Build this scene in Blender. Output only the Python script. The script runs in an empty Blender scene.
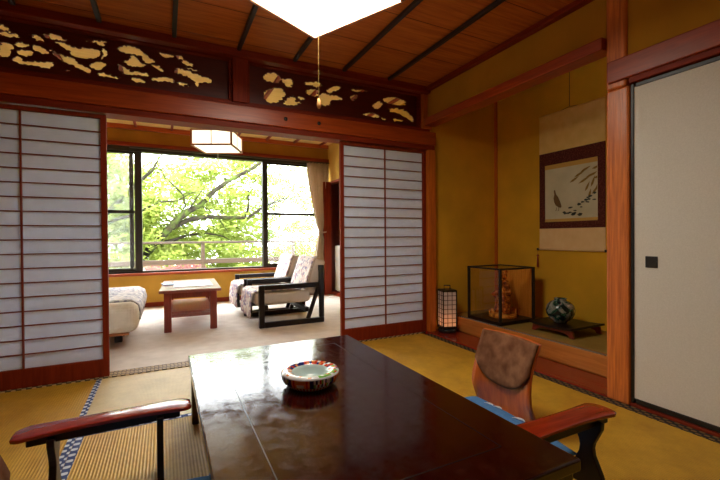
import bpy, bmesh, math, random
from mathutils import Vector, Matrix
random.seed(7)
SC = bpy.context.scene
COL = SC.collection
PI = math.pi

# ------------------------------------------------------------------ helpers
def link(o):
    COL.objects.link(o); return o

class MB:
    """collects shapes; build() links them as one mesh object"""
    def __init__(self):
        self.bm = bmesh.new()
    def box(self, x0, x1, y0, y1, z0, z1, M=None, mi=0):
        vs = [self.bm.verts.new((x, y, z)) for x in (x0, x1) for y in (y0, y1) for z in (z0, z1)]
        if M is not None:
            for v in vs: v.co = M @ v.co
        for f in ((0,1,3,2),(4,6,7,5),(0,4,5,1),(2,3,7,6),(0,2,6,4),(1,5,7,3)):
            fc = self.bm.faces.new([vs[i] for i in f]); fc.material_index = mi
        return self
    def tube(self, pts, r, n=8, cap=True, mi=0):
        pts = [Vector(p) for p in pts]
        rs = r if isinstance(r, (list, tuple)) else [r]*len(pts)
        rings = []
        for i, p in enumerate(pts):
            a = pts[max(i-1, 0)]; b = pts[min(i+1, len(pts)-1)]
            d = (b-a).normalized()
            up = Vector((0,0,1)) if abs(d.z) < .9 else Vector((1,0,0))
            u = d.cross(up).normalized(); v = d.cross(u)
            rings.append([self.bm.verts.new(p + (u*math.cos(2*PI*k/n) + v*math.sin(2*PI*k/n))*rs[i]) for k in range(n)])
        for a, b in zip(rings, rings[1:]):
            for k in range(n):
                f = self.bm.faces.new((a[k], a[(k+1)%n], b[(k+1)%n], b[k])); f.smooth = n > 5; f.material_index = mi
        if cap:
            self.bm.faces.new(rings[0][::-1]); self.bm.faces.new(rings[-1])
        return self
    def lathe(self, prof, n=32, c=(0,0,0), mi=0, mif=None):
        c = Vector(c); rings = []
        for r, z in prof:
            if r < 1e-5: rings.append([self.bm.verts.new(c + Vector((0,0,z)))])
            else: rings.append([self.bm.verts.new(c + Vector((r*math.cos(2*PI*k/n), r*math.sin(2*PI*k/n), z))) for k in range(n)])
        for i, (a, b) in enumerate(zip(rings, rings[1:])):
            for k in range(n):
                k2 = (k+1) % n
                if len(a) == 1 and len(b) == 1: continue
                if len(a) == 1: f = self.bm.faces.new((a[0], b[k2], b[k]))
                elif len(b) == 1: f = self.bm.faces.new((a[k], a[k2], b[0]))
                else: f = self.bm.faces.new((a[k], a[k2], b[k2], b[k]))
                f.smooth = True; f.material_index = mif(i, k) if mif else mi
        return self
    def prism(self, poly, d0, d1, axis='y', mi=0, smooth=False):
        """extrude a 2D outline; axis y: poly is (x,z); x: (y,z); z: (x,y)"""
        def P(a, b, d):
            return {'y': (a, d, b), 'x': (d, a, b), 'z': (a, b, d)}[axis]
        A = [self.bm.verts.new(P(a, b, d0)) for a, b in poly]
        B = [self.bm.verts.new(P(a, b, d1)) for a, b in poly]
        n = len(poly)
        for k in range(n):
            f = self.bm.faces.new((A[k], A[(k+1)%n], B[(k+1)%n], B[k])); f.material_index = mi; f.smooth = smooth
        f = self.bm.faces.new(A[::-1]); f.material_index = mi
        f = self.bm.faces.new(B); f.material_index = mi
        return self
    def grid(self, fn, nu, nv, mi=0, smooth=True):
        V = [[self.bm.verts.new(fn(i/nu, j/nv)) for j in range(nv+1)] for i in range(nu+1)]
        for i in range(nu):
            for j in range(nv):
                f = self.bm.faces.new((V[i][j], V[i+1][j], V[i+1][j+1], V[i][j+1])); f.smooth = smooth; f.material_index = mi
        return self
    def build(self, name, mat, parent=None, bevel=0, seg=2, solid=0, sub=0, mods=None):
        bmesh.ops.recalc_face_normals(self.bm, faces=self.bm.faces)
        me = bpy.data.meshes.new(name); self.bm.to_mesh(me); self.bm.free()
        for m in (mat if isinstance(mat, (list, tuple)) else [mat]): me.materials.append(m)
        o = bpy.data.objects.new(name, me); link(o)
        if parent: o.parent = parent
        if solid:
            s = o.modifiers.new('s', 'SOLIDIFY'); s.thickness = solid; s.offset = 0
        if bevel:
            b = o.modifiers.new('b', 'BEVEL'); b.width = bevel; b.segments = seg; b.limit_method = 'ANGLE'; b.angle_limit = .6
        if sub:
            b = o.modifiers.new('u', 'SUBSURF'); b.levels = sub; b.render_levels = sub
        return o

def tag(o, label, cat, group=None, kind=None):
    o['label'] = label; o['category'] = cat
    if group: o['group'] = group
    if kind: o['kind'] = kind
    return o
def thing(name, label, cat, loc=(0,0,0), rz=0, group=None):
    o = bpy.data.objects.new(name, None); link(o)
    o.location = loc; o.rotation_euler = (0, 0, rz); o.empty_display_size = .1
    return tag(o, label, cat, group)
def struct(name, mb, mat, **k):
    o = mb.build(name, mat, **k); o['kind'] = 'structure'; return o
def copy_tree(o, parent=None):
    c = o.copy(); link(c)
    if parent: c.parent = parent
    for ch in [x for x in COL.objects if x.parent == o]:
        copy_tree(ch, c)
    return c

# ------------------------------------------------------------------ materials
def newmat(name):
    m = bpy.data.materials.new(name); m.use_nodes = True
    nt = m.node_tree; b = nt.nodes['Principled BSDF']
    return m, nt, b
def N(nt, t, **k):
    n = nt.nodes.new(t)
    for a, v in k.items():
        if a in n.inputs: n.inputs[a].default_value = v
        else: setattr(n, a, v)
    return n
def rgba(c): return (c[0], c[1], c[2], 1)
def plain(name, c, rough=.5, spec=.5, metal=0, emit=0, bump=0, bscale=80):
    m, nt, b = newmat(name)
    b.inputs['Base Color'].default_value = rgba(c); b.inputs['Roughness'].default_value = rough
    b.inputs['Specular IOR Level'].default_value = spec; b.inputs['Metallic'].default_value = metal
    if emit:
        b.inputs['Emission Color'].default_value = rgba(c); b.inputs['Emission Strength'].default_value = emit
    if bump:
        tc = N(nt, 'ShaderNodeTexCoord'); no = N(nt, 'ShaderNodeTexNoise'); no.inputs['Scale'].default_value = bscale; no.inputs['Detail'].default_value = 4
        bp = N(nt, 'ShaderNodeBump'); bp.inputs['Strength'].default_value = bump; bp.inputs['Distance'].default_value = .002
        nt.links.new(tc.outputs['Object'], no.inputs['Vector']); nt.links.new(no.outputs['Fac'], bp.inputs['Height']); nt.links.new(bp.outputs['Normal'], b.inputs['Normal'])
    return m
def ramp(nt, stops):
    r = nt.nodes.new('ShaderNodeValToRGB'); e = r.color_ramp.elements
    while len(e) < len(stops): e.new(.5)
    for i, (p, c) in enumerate(stops):
        e[i].position = p; e[i].color = rgba(c)
    return r
def wood(name, c1, c2, axis='x', scale=1., rough=.35, spec=.5, coat=0, stretch=14, bump=.15):
    """grain runs along axis"""
    m, nt, b = newmat(name)
    tc = N(nt, 'ShaderNodeTexCoord'); mp = N(nt, 'ShaderNodeMapping')
    s = [stretch*scale]*3; s['xyz'.index(axis)] = 1.0*scale
    mp.inputs['Scale'].default_value = s
    n1 = N(nt, 'ShaderNodeTexNoise'); n1.inputs['Scale'].default_value = 2.5; n1.inputs['Detail'].default_value = 7; n1.inputs['Roughness'].default_value = .62; n1.inputs['Distortion'].default_value = .6
    r = ramp(nt, [(.28, c1), (.5, [(a+d)/2 for a, d in zip(c1, c2)]), (.72, c2)])
    nt.links.new(tc.outputs['Object'], mp.inputs['Vector']); nt.links.new(mp.outputs['Vector'], n1.inputs['Vector'])
    nt.links.new(n1.outputs['Fac'], r.inputs['Fac']); nt.links.new(r.outputs['Color'], b.inputs['Base Color'])
    bp = N(nt, 'ShaderNodeBump'); bp.inputs['Strength'].default_value = bump; bp.inputs['Distance'].default_value = .002
    nt.links.new(n1.outputs['Fac'], bp.inputs['Height']); nt.links.new(bp.outputs['Normal'], b.inputs['Normal'])
    b.inputs['Roughness'].default_value = rough; b.inputs['Specular IOR Level'].default_value = spec
    if coat: b.inputs['Coat Weight'].default_value = coat; b.inputs['Coat Roughness'].default_value = .08
    return m
def plaster(name, c, var=.12, rough=.95):
    m, nt, b = newmat(name)
    tc = N(nt, 'ShaderNodeTexCoord'); n1 = N(nt, 'ShaderNodeTexNoise'); n1.inputs['Scale'].default_value = 3; n1.inputs['Detail'].default_value = 8
    r = ramp(nt, [(.3, [x*(1-var) for x in c]), (.7, [min(1, x*(1+var)) for x in c])])
    n2 = N(nt, 'ShaderNodeTexNoise'); n2.inputs['Scale'].default_value = 350
    bp = N(nt, 'ShaderNodeBump'); bp.inputs['Strength'].default_value = .25; bp.inputs['Distance'].default_value = .002
    L = nt.links.new
    L(tc.outputs['Object'], n1.inputs['Vector']); L(tc.outputs['Object'], n2.inputs['Vector'])
    L(n1.outputs['Fac'], r.inputs['Fac']); L(r.outputs['Color'], b.inputs['Base Color'])
    L(n2.outputs['Fac'], bp.inputs['Height']); L(bp.outputs['Normal'], b.inputs['Normal'])
    b.inputs['Roughness'].default_value = rough; b.inputs['Specular IOR Level'].default_value = .15
    return m

def tatami_mat(name, axis, c1, c2, amp=.05):
    """rush weave: fine ribs across the mat with faint streaks along the reeds"""
    m, nt, b = newmat(name); L = nt.links.new
    tc = N(nt, 'ShaderNodeTexCoord'); sp = N(nt, 'ShaderNodeSeparateXYZ'); L(tc.outputs['Object'], sp.inputs[0])
    rib = sp.outputs['X' if axis == 'x' else 'Y']; oth = sp.outputs['Y' if axis == 'x' else 'X']
    def sine(src, period):
        mu = N(nt, 'ShaderNodeMath', operation='MULTIPLY'); mu.inputs[1].default_value = 2*PI/period; L(src, mu.inputs[0])
        s = N(nt, 'ShaderNodeMath', operation='SINE'); L(mu.outputs[0], s.inputs[0]); return s.outputs[0]
    s1 = sine(rib, .0125); s2 = sine(oth, .0075)
    ad = N(nt, 'ShaderNodeMath', operation='MULTIPLY_ADD'); L(s2, ad.inputs[0]); ad.inputs[1].default_value = .25; L(s1, ad.inputs[2])
    no = N(nt, 'ShaderNodeTexNoise'); no.inputs['Scale'].default_value = 5; no.inputs['Detail'].default_value = 8; no.inputs['Roughness'].default_value = .75
    L(tc.outputs['Object'], no.inputs['Vector'])
    f = N(nt, 'ShaderNodeMath', operation='MULTIPLY_ADD'); L(ad.outputs[0], f.inputs[0]); f.inputs[1].default_value = amp; L(no.outputs['Fac'], f.inputs[2])
    r = ramp(nt, [(.3, c1), (.66, c2)]); L(f.outputs[0], r.inputs['Fac']); L(r.outputs['Color'], b.inputs['Base Color'])
    bp = N(nt, 'ShaderNodeBump'); bp.inputs['Strength'].default_value = .6; bp.inputs['Distance'].default_value = .0015
    L(ad.outputs[0], bp.inputs['Height']); L(bp.outputs['Normal'], b.inputs['Normal'])
    b.inputs['Roughness'].default_value = .55; b.inputs['Specular IOR Level'].default_value = .4
    return m
def heri(name, base, dot, px, py):
    """woven border ribbon: offset rows of pale blobs"""
    m, nt, b = newmat(name); L = nt.links.new
    tc = N(nt, 'ShaderNodeTexCoord'); sp = N(nt, 'ShaderNodeSeparateXYZ'); L(tc.outputs['Object'], sp.inputs[0])
    def sn(src, per, ph=0):
        mu = N(nt, 'ShaderNodeMath', operation='MULTIPLY_ADD'); mu.inputs[1].default_value = 2*PI/per; mu.inputs[2].default_value = ph; L(src, mu.inputs[0])
        s = N(nt, 'ShaderNodeMath', operation='SINE'); L(mu.outputs[0], s.inputs[0]); return s.outputs[0]
    mu = N(nt, 'ShaderNodeMath', operation='MULTIPLY'); L(sn(sp.outputs['X'], px), mu.inputs[0]); L(sn(sp.outputs['Y'], py), mu.inputs[1])
    r = ramp(nt, [(.5, base), (.58, dot)]); r.color_ramp.interpolation = 'LINEAR'
    ad = N(nt, 'ShaderNodeMath', operation='MULTIPLY_ADD'); L(mu.outputs[0], ad.inputs[0]); ad.inputs[1].default_value = .5; ad.inputs[2].default_value = .45
    L(ad.outputs[0], r.inputs['Fac']); L(r.outputs['Color'], b.inputs['Base Color'])
    b.inputs['Roughness'].default_value = .7
    return m
def paper(name, c, trans=.35):
    m, nt, b = newmat(name); L = nt.links.new
    out = nt.nodes['Material Output']; nt.nodes.remove(b)
    tc = N(nt, 'ShaderNodeTexCoord'); no = N(nt, 'ShaderNodeTexNoise'); no.inputs['Scale'].default_value = 14; no.inputs['Detail'].default_value = 6
    L(tc.outputs['Object'], no.inputs['Vector'])
    r = ramp(nt, [(.3, [x*.94 for x in c]), (.7, c)]); L(no.outputs['Fac'], r.inputs['Fac'])
    d = N(nt, 'ShaderNodeBsdfDiffuse'); t = N(nt, 'ShaderNodeBsdfTranslucent'); mx = N(nt, 'ShaderNodeMixShader'); mx.inputs[0].default_value = trans
    L(r.outputs['Color'], d.inputs['Color']); L(r.outputs['Color'], t.inputs['Color'])
    L(d.outputs[0], mx.inputs[1]); L(t.outputs[0], mx.inputs[2]); L(mx.outputs[0], out.inputs['Surface'])
    return m
def glass(name, haze=0., tint=(1,1,1), gloss=.06):
    m, nt, b = newmat(name); L = nt.links.new
    out = nt.nodes['Material Output']; nt.nodes.remove(b)
    t = N(nt, 'ShaderNodeBsdfTransparent'); t.inputs['Color'].default_value = rgba(tint)
    g = N(nt, 'ShaderNodeBsdfGlossy'); g.inputs['Roughness'].default_value = .01
    lw = N(nt, 'ShaderNodeLayerWeight'); lw.inputs['Blend'].default_value = .5
    pw = N(nt, 'ShaderNodeMath', operation='POWER'); L(lw.outputs['Facing'], pw.inputs[0]); pw.inputs[1].default_value = 5
    fr = N(nt, 'ShaderNodeMath', operation='MULTIPLY_ADD'); L(pw.outputs[0], fr.inputs[0]); fr.inputs[1].default_value = .9; fr.inputs[2].default_value = .035
    mx = N(nt, 'ShaderNodeMixShader'); L(fr.outputs[0], mx.inputs[0]); L(t.outputs[0], mx.inputs[1]); L(g.outputs[0], mx.inputs[2])
    last = mx
    if haze:
        d = N(nt, 'ShaderNodeBsdfTranslucent'); d.inputs['Color'].default_value = (.93,.96,1,1)
        m2 = N(nt, 'ShaderNodeMixShader'); m2.inputs[0].default_value = haze
        L(mx.outputs[0], m2.inputs[1]); L(d.outputs[0], m2.inputs[2]); last = m2
    L(last.outputs[0], out.inputs['Surface'])
    return m
def fabric(name, stops, scale=30, rough=.9, kind='noise', bump=.3):
    m, nt, b = newmat(name); L = nt.links.new
    tc = N(nt, 'ShaderNodeTexCoord')
    if kind == 'voronoi':
        no = N(nt, 'ShaderNodeTexVoronoi'); no.inputs['Scale'].default_value = scale; src = no.outputs['Color']
    elif kind == 'wave':
        no = N(nt, 'ShaderNodeTexWave'); no.inputs['Scale'].default_value = scale; no.inputs['Distortion'].default_value = 1.5; src = no.outputs['Fac']
    else:
        no = N(nt, 'ShaderNodeTexNoise'); no.inputs['Scale'].default_value = scale; no.inputs['Detail'].default_value = 5; src = no.outputs['Fac']
    L(tc.outputs['Object'], no.inputs['Vector'])
    r = ramp(nt, stops); L(src, r.inputs['Fac']); L(r.outputs['Color'], b.inputs['Base Color'])
    n2 = N(nt, 'ShaderNodeTexNoise'); n2.inputs['Scale'].default_value = 220; L(tc.outputs['Object'], n2.inputs['Vector'])
    bp = N(nt, 'ShaderNodeBump'); bp.inputs['Strength'].default_value = bump; bp.inputs['Distance'].default_value = .002
    L(n2.outputs['Fac'], bp.inputs['Height']); L(bp.outputs['Normal'], b.inputs['Normal'])
    b.inputs['Roughness'].default_value = rough; b.inputs['Specular IOR Level'].default_value = .2
    return m
def emissive(name, c, s):
    m, nt, b = newmat(name)
    b.inputs['Base Color'].default_value = (.8,.8,.8,1)
    b.inputs['Emission Color'].default_value = rgba(c); b.inputs['Emission Strength'].default_value = s
    return m

RED1, RED2 = (.15,.013,.003), (.30,.034,.006)
M = {}
M['beam_x'] = wood('beam wood along x', RED1, RED2, 'x', 1.2, rough=.55, spec=.22)
M['beam_y'] = wood('beam wood along y', RED1, RED2, 'y', 1.2, rough=.55, spec=.22)
M['beam_z'] = wood('beam wood along z', RED1, RED2, 'z', 1.2, rough=.55, spec=.22)
M['nage_x'] = wood('nageshi wood', (.28,.040,.005), (.52,.088,.010), 'x', 1.2)
M['nage_y'] = wood('nageshi wood y', (.24,.030,.005), (.44,.065,.009), 'y', 1.2)
M['orange_z'] = wood('orange post wood', (.46,.10,.010), (.72,.19,.02), 'z', 1.5, rough=.3)
M['pillar'] = wood('pillar wood', (.42,.085,.014), (.85,.26,.05), 'z', 1.3, rough=.3, stretch=22, bump=.6)
M['ceil'] = wood('ceiling plank', (.34,.075,.010), (.60,.175,.026), 'x', 1.1, rough=.5, spec=.2)
M['batten'] = plain('dark batten', (.02,.008,.006), .5)
M['ochre'] = plaster('ochre plaster', (.50,.235,.018))
M['ochre_s'] = plaster('sunroom ochre plaster', (.60,.35,.06))
M['ochre_t'] = plaster('tokonoma plaster', (.72,.42,.032))
M['cream_board'] = wood('cream ceiling board', (.66,.42,.12), (.80,.55,.20), 'x', 1, rough=.7, spec=.1)
M['panel_wood'] = wood('carved panel wood', (.085,.008,.003), (.15,.016,.005), 'x', 1.5, rough=.45)
M['shoji_wood'] = wood('shoji frame wood', (.17,.018,.005), (.28,.035,.008), 'z', 1.5, rough=.6, spec=.15)
M['kumiko'] = wood('lattice wood', (.16,.02,.007), (.25,.035,.012), 'x', 1.5, rough=.4)
M['shoji_paper'] = paper('shoji paper', (.80,.85,.95), .3)
M['tat_y'] = tatami_mat('tatami ribs along x', 'x', (.52,.27,.018), (.74,.42,.035))
M['tat_r'] = tatami_mat('tatami ribs strong', 'x', (.50,.26,.02), (.74,.44,.06), .12)
M['tat_x'] = tatami_mat('tatami ribs along y', 'y', (.66,.50,.22), (.88,.70,.36))  # paler than the other mats: grazing daylight sheen put into the colour
M['tat_x'].node_tree.nodes['Principled BSDF'].inputs['Roughness'].default_value = .42; M['tat_x'].node_tree.nodes['Principled BSDF'].inputs['Specular IOR Level'].default_value = .7
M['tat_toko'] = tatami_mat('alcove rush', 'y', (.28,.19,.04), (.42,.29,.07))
M['heri_blue'] = heri('blue border ribbon', (.015,.04,.16), (.72,.75,.80), .056, .05)
M['heri_dark'] = heri('dark border ribbon', (.010,.008,.010), (.26,.15,.05), .036, .05)
M['heri_pale'] = heri('tan border ribbon', (.10,.06,.03), (.70,.5,.25), .05, .036)
M['heri_toko'] = heri('alcove border ribbon', (.02,.02,.02), (.6,.55,.45), .02, .026)
M['carpet'] = fabric('beige carpet', [(.3, (.68,.61,.53)), (.7, (.80,.73,.65))], 9, .95, 'noise', .5)
M['blackmetal'] = plain('black frame', (.012,.010,.010), .4)
M['sash'] = plain('dark bronze sash', (.035,.028,.02), .4, .5, .3)
M['rail'] = wood('weathered rail', (.12,.10,.08), (.22,.18,.15), 'x', 1, rough=.7)
M['clear'] = glass('clear glass')
M['haze'] = glass('hazy glass', .015)
M['haze2'] = glass('hazier glass', .03)
M['lamp'] = emissive('main lamp acrylic', (1,.92,.78), 11)
M['lamp_side'] = emissive('main lamp paper side', (1,.88,.66), 1.6)
M['lamp2'] = emissive('sunroom lamp paper', (1,.88,.66), .8)
M['lamp_wood'] = wood('lamp frame wood', (.30,.10,.03), (.45,.18,.06), 'x', 2)
M['lacquer'] = wood('lacquered table wood', (.012,.0008,.0006), (.036,.002,.001), 'y', 1.4, rough=.13, spec=.9, coat=.0, stretch=9, bump=.08)
LQ = M['lacquer'].node_tree; _n = N(LQ, 'ShaderNodeTexNoise'); _n.inputs['Scale'].default_value = 26; _n.inputs['Detail'].default_value = 7; _n.inputs['Roughness'].default_value = .7
_r = N(LQ, 'ShaderNodeMapRange'); _r.inputs['From Min'].default_value = .35; _r.inputs['From Max'].default_value = .7; _r.inputs['To Min'].default_value = .07; _r.inputs['To Max'].default_value = .24
_t = N(LQ, 'ShaderNodeTexCoord'); LQ.links.new(_t.outputs['Object'], _n.inputs['Vector']); LQ.links.new(_n.outputs['Fac'], _r.inputs['Value']); LQ.links.new(_r.outputs['Result'], LQ.nodes['Principled BSDF'].inputs['Roughness'])
M['lacq_dark'] = plain('dark table lacquer', (.03,.004,.003), .25, .6)
M['groove'] = plain('table inlay groove', (.01,.004,.003), .3)
M['black_wood'] = wood('black lacquer wood', (.006,.003,.0025), (.018,.007,.005), 'z', 1.5, rough=.35, spec=.3)
M['arm_red'] = wood('armrest red lacquer', (.18,.010,.003), (.40,.026,.007), 'x', 1.6, rough=.2, spec=.5, coat=.3, bump=.1)
M['ply'] = wood('bentwood orange', (.46,.07,.008), (.74,.17,.02), 'z', 1.2, rough=.3, coat=.3)
M['patch'] = fabric('brown leaf brocade', [(.36, (.13,.042,.014)), (.5, (.19,.075,.030)), (.64, (.27,.12,.055))], 15, .85, 'noise', .4)
M['blue'] = fabric('blue cushion cotton', [(.3, (.07,.20,.42)), (.7, (.10,.26,.52))], 60)
M['white_print'] = plain('white print', (.75,.80,.85), .9, .1)
M['sofa_cream'] = fabric('striped cream upholstery', [(.35, (.52,.42,.33)), (.6, (.72,.62,.52))], 26, .9, 'wave', .4)
M['sofa_cream'].node_tree.nodes['Wave Texture'].bands_direction = 'X'
M['cover'] = fabric('patterned seat cover', [(.2, (.30,.28,.42)), (.42, (.66,.45,.42)), (.55, (.78,.70,.62)), (.8, (.84,.80,.74))], 34, .9, 'voronoi', .4)
M['quilt'] = fabric('grey patterned quilt', [(.25, (.34,.33,.38)), (.5, (.60,.56,.54)), (.75, (.78,.73,.68))], 38, .9, 'voronoi', .4)
M['cream'] = fabric('cream upholstery', [(.3, (.66,.58,.46)), (.7, (.76,.68,.56))], 18)
M['table_red'] = wood('red coffee table wood', (.16,.018,.010), (.30,.04,.02), 'z', 1.6, rough=.3, coat=.3)
M['table_top'] = wood('coffee table top wood', (.22,.045,.03), (.36,.09,.055), 'y', 1.6, rough=.3, spec=.7, coat=.5, bump=.05)
M['white'] = plain('white paper', (.82,.82,.84), .6, .3)
M['bluegrey'] = plain('blue grey', (.25,.32,.48), .5)
M['fridge'] = plain('white enamel', (.78,.74,.64), .35)
M['curtain'] = paper('beige curtain cloth', (.70,.56,.40), .35)
M['frieze'] = plaster('shaded frieze plaster', (.36,.16,.022))  # wall above the window is backlit; its shade is put into the colour
M['niche'] = wood('niche dark wood', (.09,.012,.006), (.16,.025,.010), 'z', 1.2)
M['joint'] = plain('plank joint', (.14,.035,.008), .7)
M['fusuma'] = fabric('fusuma cloth', [(.3, (.74,.70,.60)), (.7, (.82,.78,.68))], 160, .95, 'noise', .3)
M['scroll_cream'] = fabric('scroll cream silk', [(.3, (.82,.60,.19)), (.7, (.90,.68,.26))], 12, .8)
M['scroll_pale'] = fabric('scroll pale silk', [(.3, (.86,.62,.30)), (.7, (.92,.70,.38))], 12, .8)
M['brocade'] = fabric('maroon brocade', [(.45, (.085,.018,.014)), (.72, (.20,.06,.04))], 90, .8)
M['gold'] = plain('gold silk strip', (.62,.40,.09), .5, .5)
M['red_toko'] = wood('alcove red lacquer', (.20,.014,.006), (.34,.030,.010), 'y', 1.2, rough=.2, coat=.4)
M['kamachi'] = wood('alcove front beam', (.50,.16,.03), (.70,.27,.06), 'y', 1.2, rough=.25, coat=.3)
HOLES_A=[[(-0.891,2.242),(-0.863,2.238),(-0.836,2.224),(-0.844,2.207),(-0.868,2.207),(-0.891,2.21)],
 [(-0.891,2.203),(-0.86,2.206),(-0.832,2.205),(-0.804,2.195),(-0.808,2.179),(-0.844,2.176),(-0.876,2.182),(-0.891,2.183)],
 [(-0.892,2.125),(-0.864,2.136),(-0.837,2.132),(-0.825,2.119),(-0.837,2.09),(-0.845,2.063),(-0.869,2.055),(-0.893,2.059)],
 [(-0.825,2.139),(-0.796,2.161),(-0.76,2.153),(-0.752,2.139),(-0.789,2.126),(-0.813,2.126)],
 [(-0.805,2.102),(-0.772,2.116),(-0.739,2.116),(-0.727,2.097),(-0.756,2.074),(-0.789,2.071),(-0.805,2.081)],
 [(-0.734,2.211),(-0.713,2.219),(-0.693,2.204),(-0.676,2.182),(-0.701,2.181),(-0.726,2.192)],
 [(-0.739,2.147),(-0.718,2.157),(-0.685,2.148),(-0.655,2.122),(-0.677,2.107),(-0.706,2.112),(-0.727,2.118)],
 [(-0.684,2.227),(-0.637,2.243),(-0.603,2.24),(-0.563,2.224),(-0.572,2.211),(-0.62,2.21),(-0.667,2.208)],
 [(-0.612,2.199),(-0.572,2.198),(-0.524,2.187),(-0.47,2.19),(-0.396,2.194),(-0.38,2.173),(-0.392,2.148),(-0.434,2.129),(-0.498,2.122),(-0.533,2.136),(-0.568,2.165),(-0.603,2.181)],
 [(-0.373,2.202),(-0.344,2.203),(-0.338,2.176),(-0.35,2.151),(-0.374,2.135),(-0.364,2.171)],
 [(-0.647,2.145),(-0.604,2.127),(-0.543,2.113),(-0.498,2.094),(-0.471,2.072),(-0.435,2.051),(-0.444,2.033),(-0.49,2.041),(-0.534,2.066),(-0.587,2.077),(-0.621,2.108)],
 [(-0.822,2.052),(-0.797,2.065),(-0.765,2.048),(-0.69,2.062),(-0.639,2.062),(-0.631,2.047),(-0.665,2.02),(-0.732,2.023),(-0.798,2.024),(-0.822,2.034)],
 [(-0.446,2.25),(-0.405,2.254),(-0.344,2.256),(-0.358,2.224),(-0.405,2.232),(-0.447,2.231)],
 [(-0.434,2.09),(-0.388,2.113),(-0.35,2.11),(-0.355,2.088),(-0.388,2.06),(-0.425,2.07)],
 [(-0.393,2.031),(-0.36,2.045),(-0.293,2.032),(-0.269,2.023),(-0.332,2.02),(-0.379,2.017)],
 [(-0.579,2.027),(-0.539,2.032),(-0.544,2.02),(-0.57,2.018)],
 [(-0.272,2.223),(-0.223,2.253),(-0.173,2.255),(-0.132,2.235),(-0.102,2.212),(-0.056,2.186),(-0.082,2.163),(-0.123,2.167),(-0.143,2.198),(-0.193,2.199),(-0.243,2.206)],
 [(-0.243,2.144),(-0.209,2.162),(-0.214,2.178),(-0.193,2.191),(-0.163,2.182),(-0.143,2.157),(-0.108,2.146),(-0.154,2.126),(-0.204,2.122),(-0.229,2.129)],
 [(-0.273,2.119),(-0.234,2.103),(-0.195,2.09),(-0.134,2.089),(-0.078,2.082),(-0.093,2.07),(-0.175,2.062),(-0.235,2.056),(-0.259,2.072)],
 [(-0.072,2.153),(-0.035,2.158),(-0.003,2.133),(-0,2.119),(-0.03,2.123),(-0.056,2.139)],
 [(-0.023,2.251),(0.024,2.249),(0.073,2.247),(0.056,2.226),(0.013,2.223),(-0.013,2.236)],
 [(0.089,2.25),(0.122,2.245),(0.144,2.225),(0.195,2.21),(0.189,2.191),(0.144,2.192),(0.122,2.214),(0.095,2.227)],
 [(0.138,2.183),(0.177,2.179),(0.228,2.173),(0.228,2.161),(0.177,2.164),(0.144,2.172)],
 [(0.088,2.154),(0.144,2.155),(0.2,2.144),(0.268,2.131),(0.315,2.121),(0.314,2.089),(0.268,2.084),(0.233,2.063),(0.221,2.043),(0.205,2.083),(0.165,2.107),(0.088,2.121)],
 [(-0.195,2.036),(-0.155,2.045),(-0.114,2.031),(-0.119,2.018),(-0.175,2.018)],
 [(-0.067,2.06),(-0.02,2.074),(0.033,2.084),(0.066,2.071),(0.06,2.046),(0.012,2.048),(-0.062,2.04)],
 [(0.082,2.062),(0.12,2.059),(0.171,2.053),(0.165,2.04),(0.12,2.035),(0.087,2.045)]]
HOLES_B=[[(0.718,2.223),(0.781,2.249),(0.835,2.238),(0.856,2.211),(0.824,2.178),(0.759,2.178),(0.721,2.188)],
 [(0.863,2.213),(0.934,2.225),(0.956,2.19),(0.922,2.162),(0.878,2.181)],
 [(0.721,2.091),(0.78,2.118),(0.812,2.134),(0.867,2.132),(0.888,2.092),(0.844,2.032),(0.779,2.012),(0.726,2.036)],
 [(0.877,2.037),(0.955,2.092),(0.988,2.058),(1.034,2.056),(0.977,2.019),(0.898,2.012)],
 [(1.058,2.218),(1.163,2.242),(1.211,2.221),(1.163,2.198),(1.093,2.202)],
 [(1.069,2.154),(1.151,2.178),(1.187,2.161),(1.162,2.124),(1.097,2.12)],
 [(1.259,2.195),(1.346,2.237),(1.383,2.227),(1.32,2.182),(1.271,2.17)],
 [(1.235,2.158),(1.295,2.156),(1.382,2.142),(1.382,2.119),(1.295,2.11),(1.283,2.074),(1.234,2.056),(1.174,2.092),(1.198,2.141)],
 [(1.485,2.174),(1.55,2.191),(1.523,2.14),(1.489,2.139)],
 [(1.485,2.232),(1.616,2.248),(1.643,2.238),(1.537,2.217)],
 [(1.822,2.201),(1.921,2.229),(2.053,2.211),(2.038,2.171),(1.935,2.162),(1.835,2.172)],
 [(1.71,2.136),(1.765,2.169),(1.807,2.15),(1.765,2.103),(1.71,2.1)],
 [(1.878,2.112),(1.964,2.131),(2.052,2.124),(2.133,2.071),(2.127,2.028),(2.052,2.061),(1.949,2.09),(1.892,2.082)],
 [(1.601,2.033),(1.696,2.055),(1.764,2.036),(1.75,2.019),(1.641,2.019)],
 [(1.92,2.031),(2.022,2.032),(2.007,2.013),(1.934,2.009)],
 [(0.995,2.092),(1.041,2.094),(1.057,2.081),(1.018,2.069)],
 [(1.792,2.027),(1.848,2.017),(1.82,1.999)]]
YB, XR, ZC = 3.10, 2.25, 2.33
# ================================================================== SETTING
struct('floor', MB().box(-2.4, 3.3, -1.6, 6.1, -.12, -.03), M['beam_x'])
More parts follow.
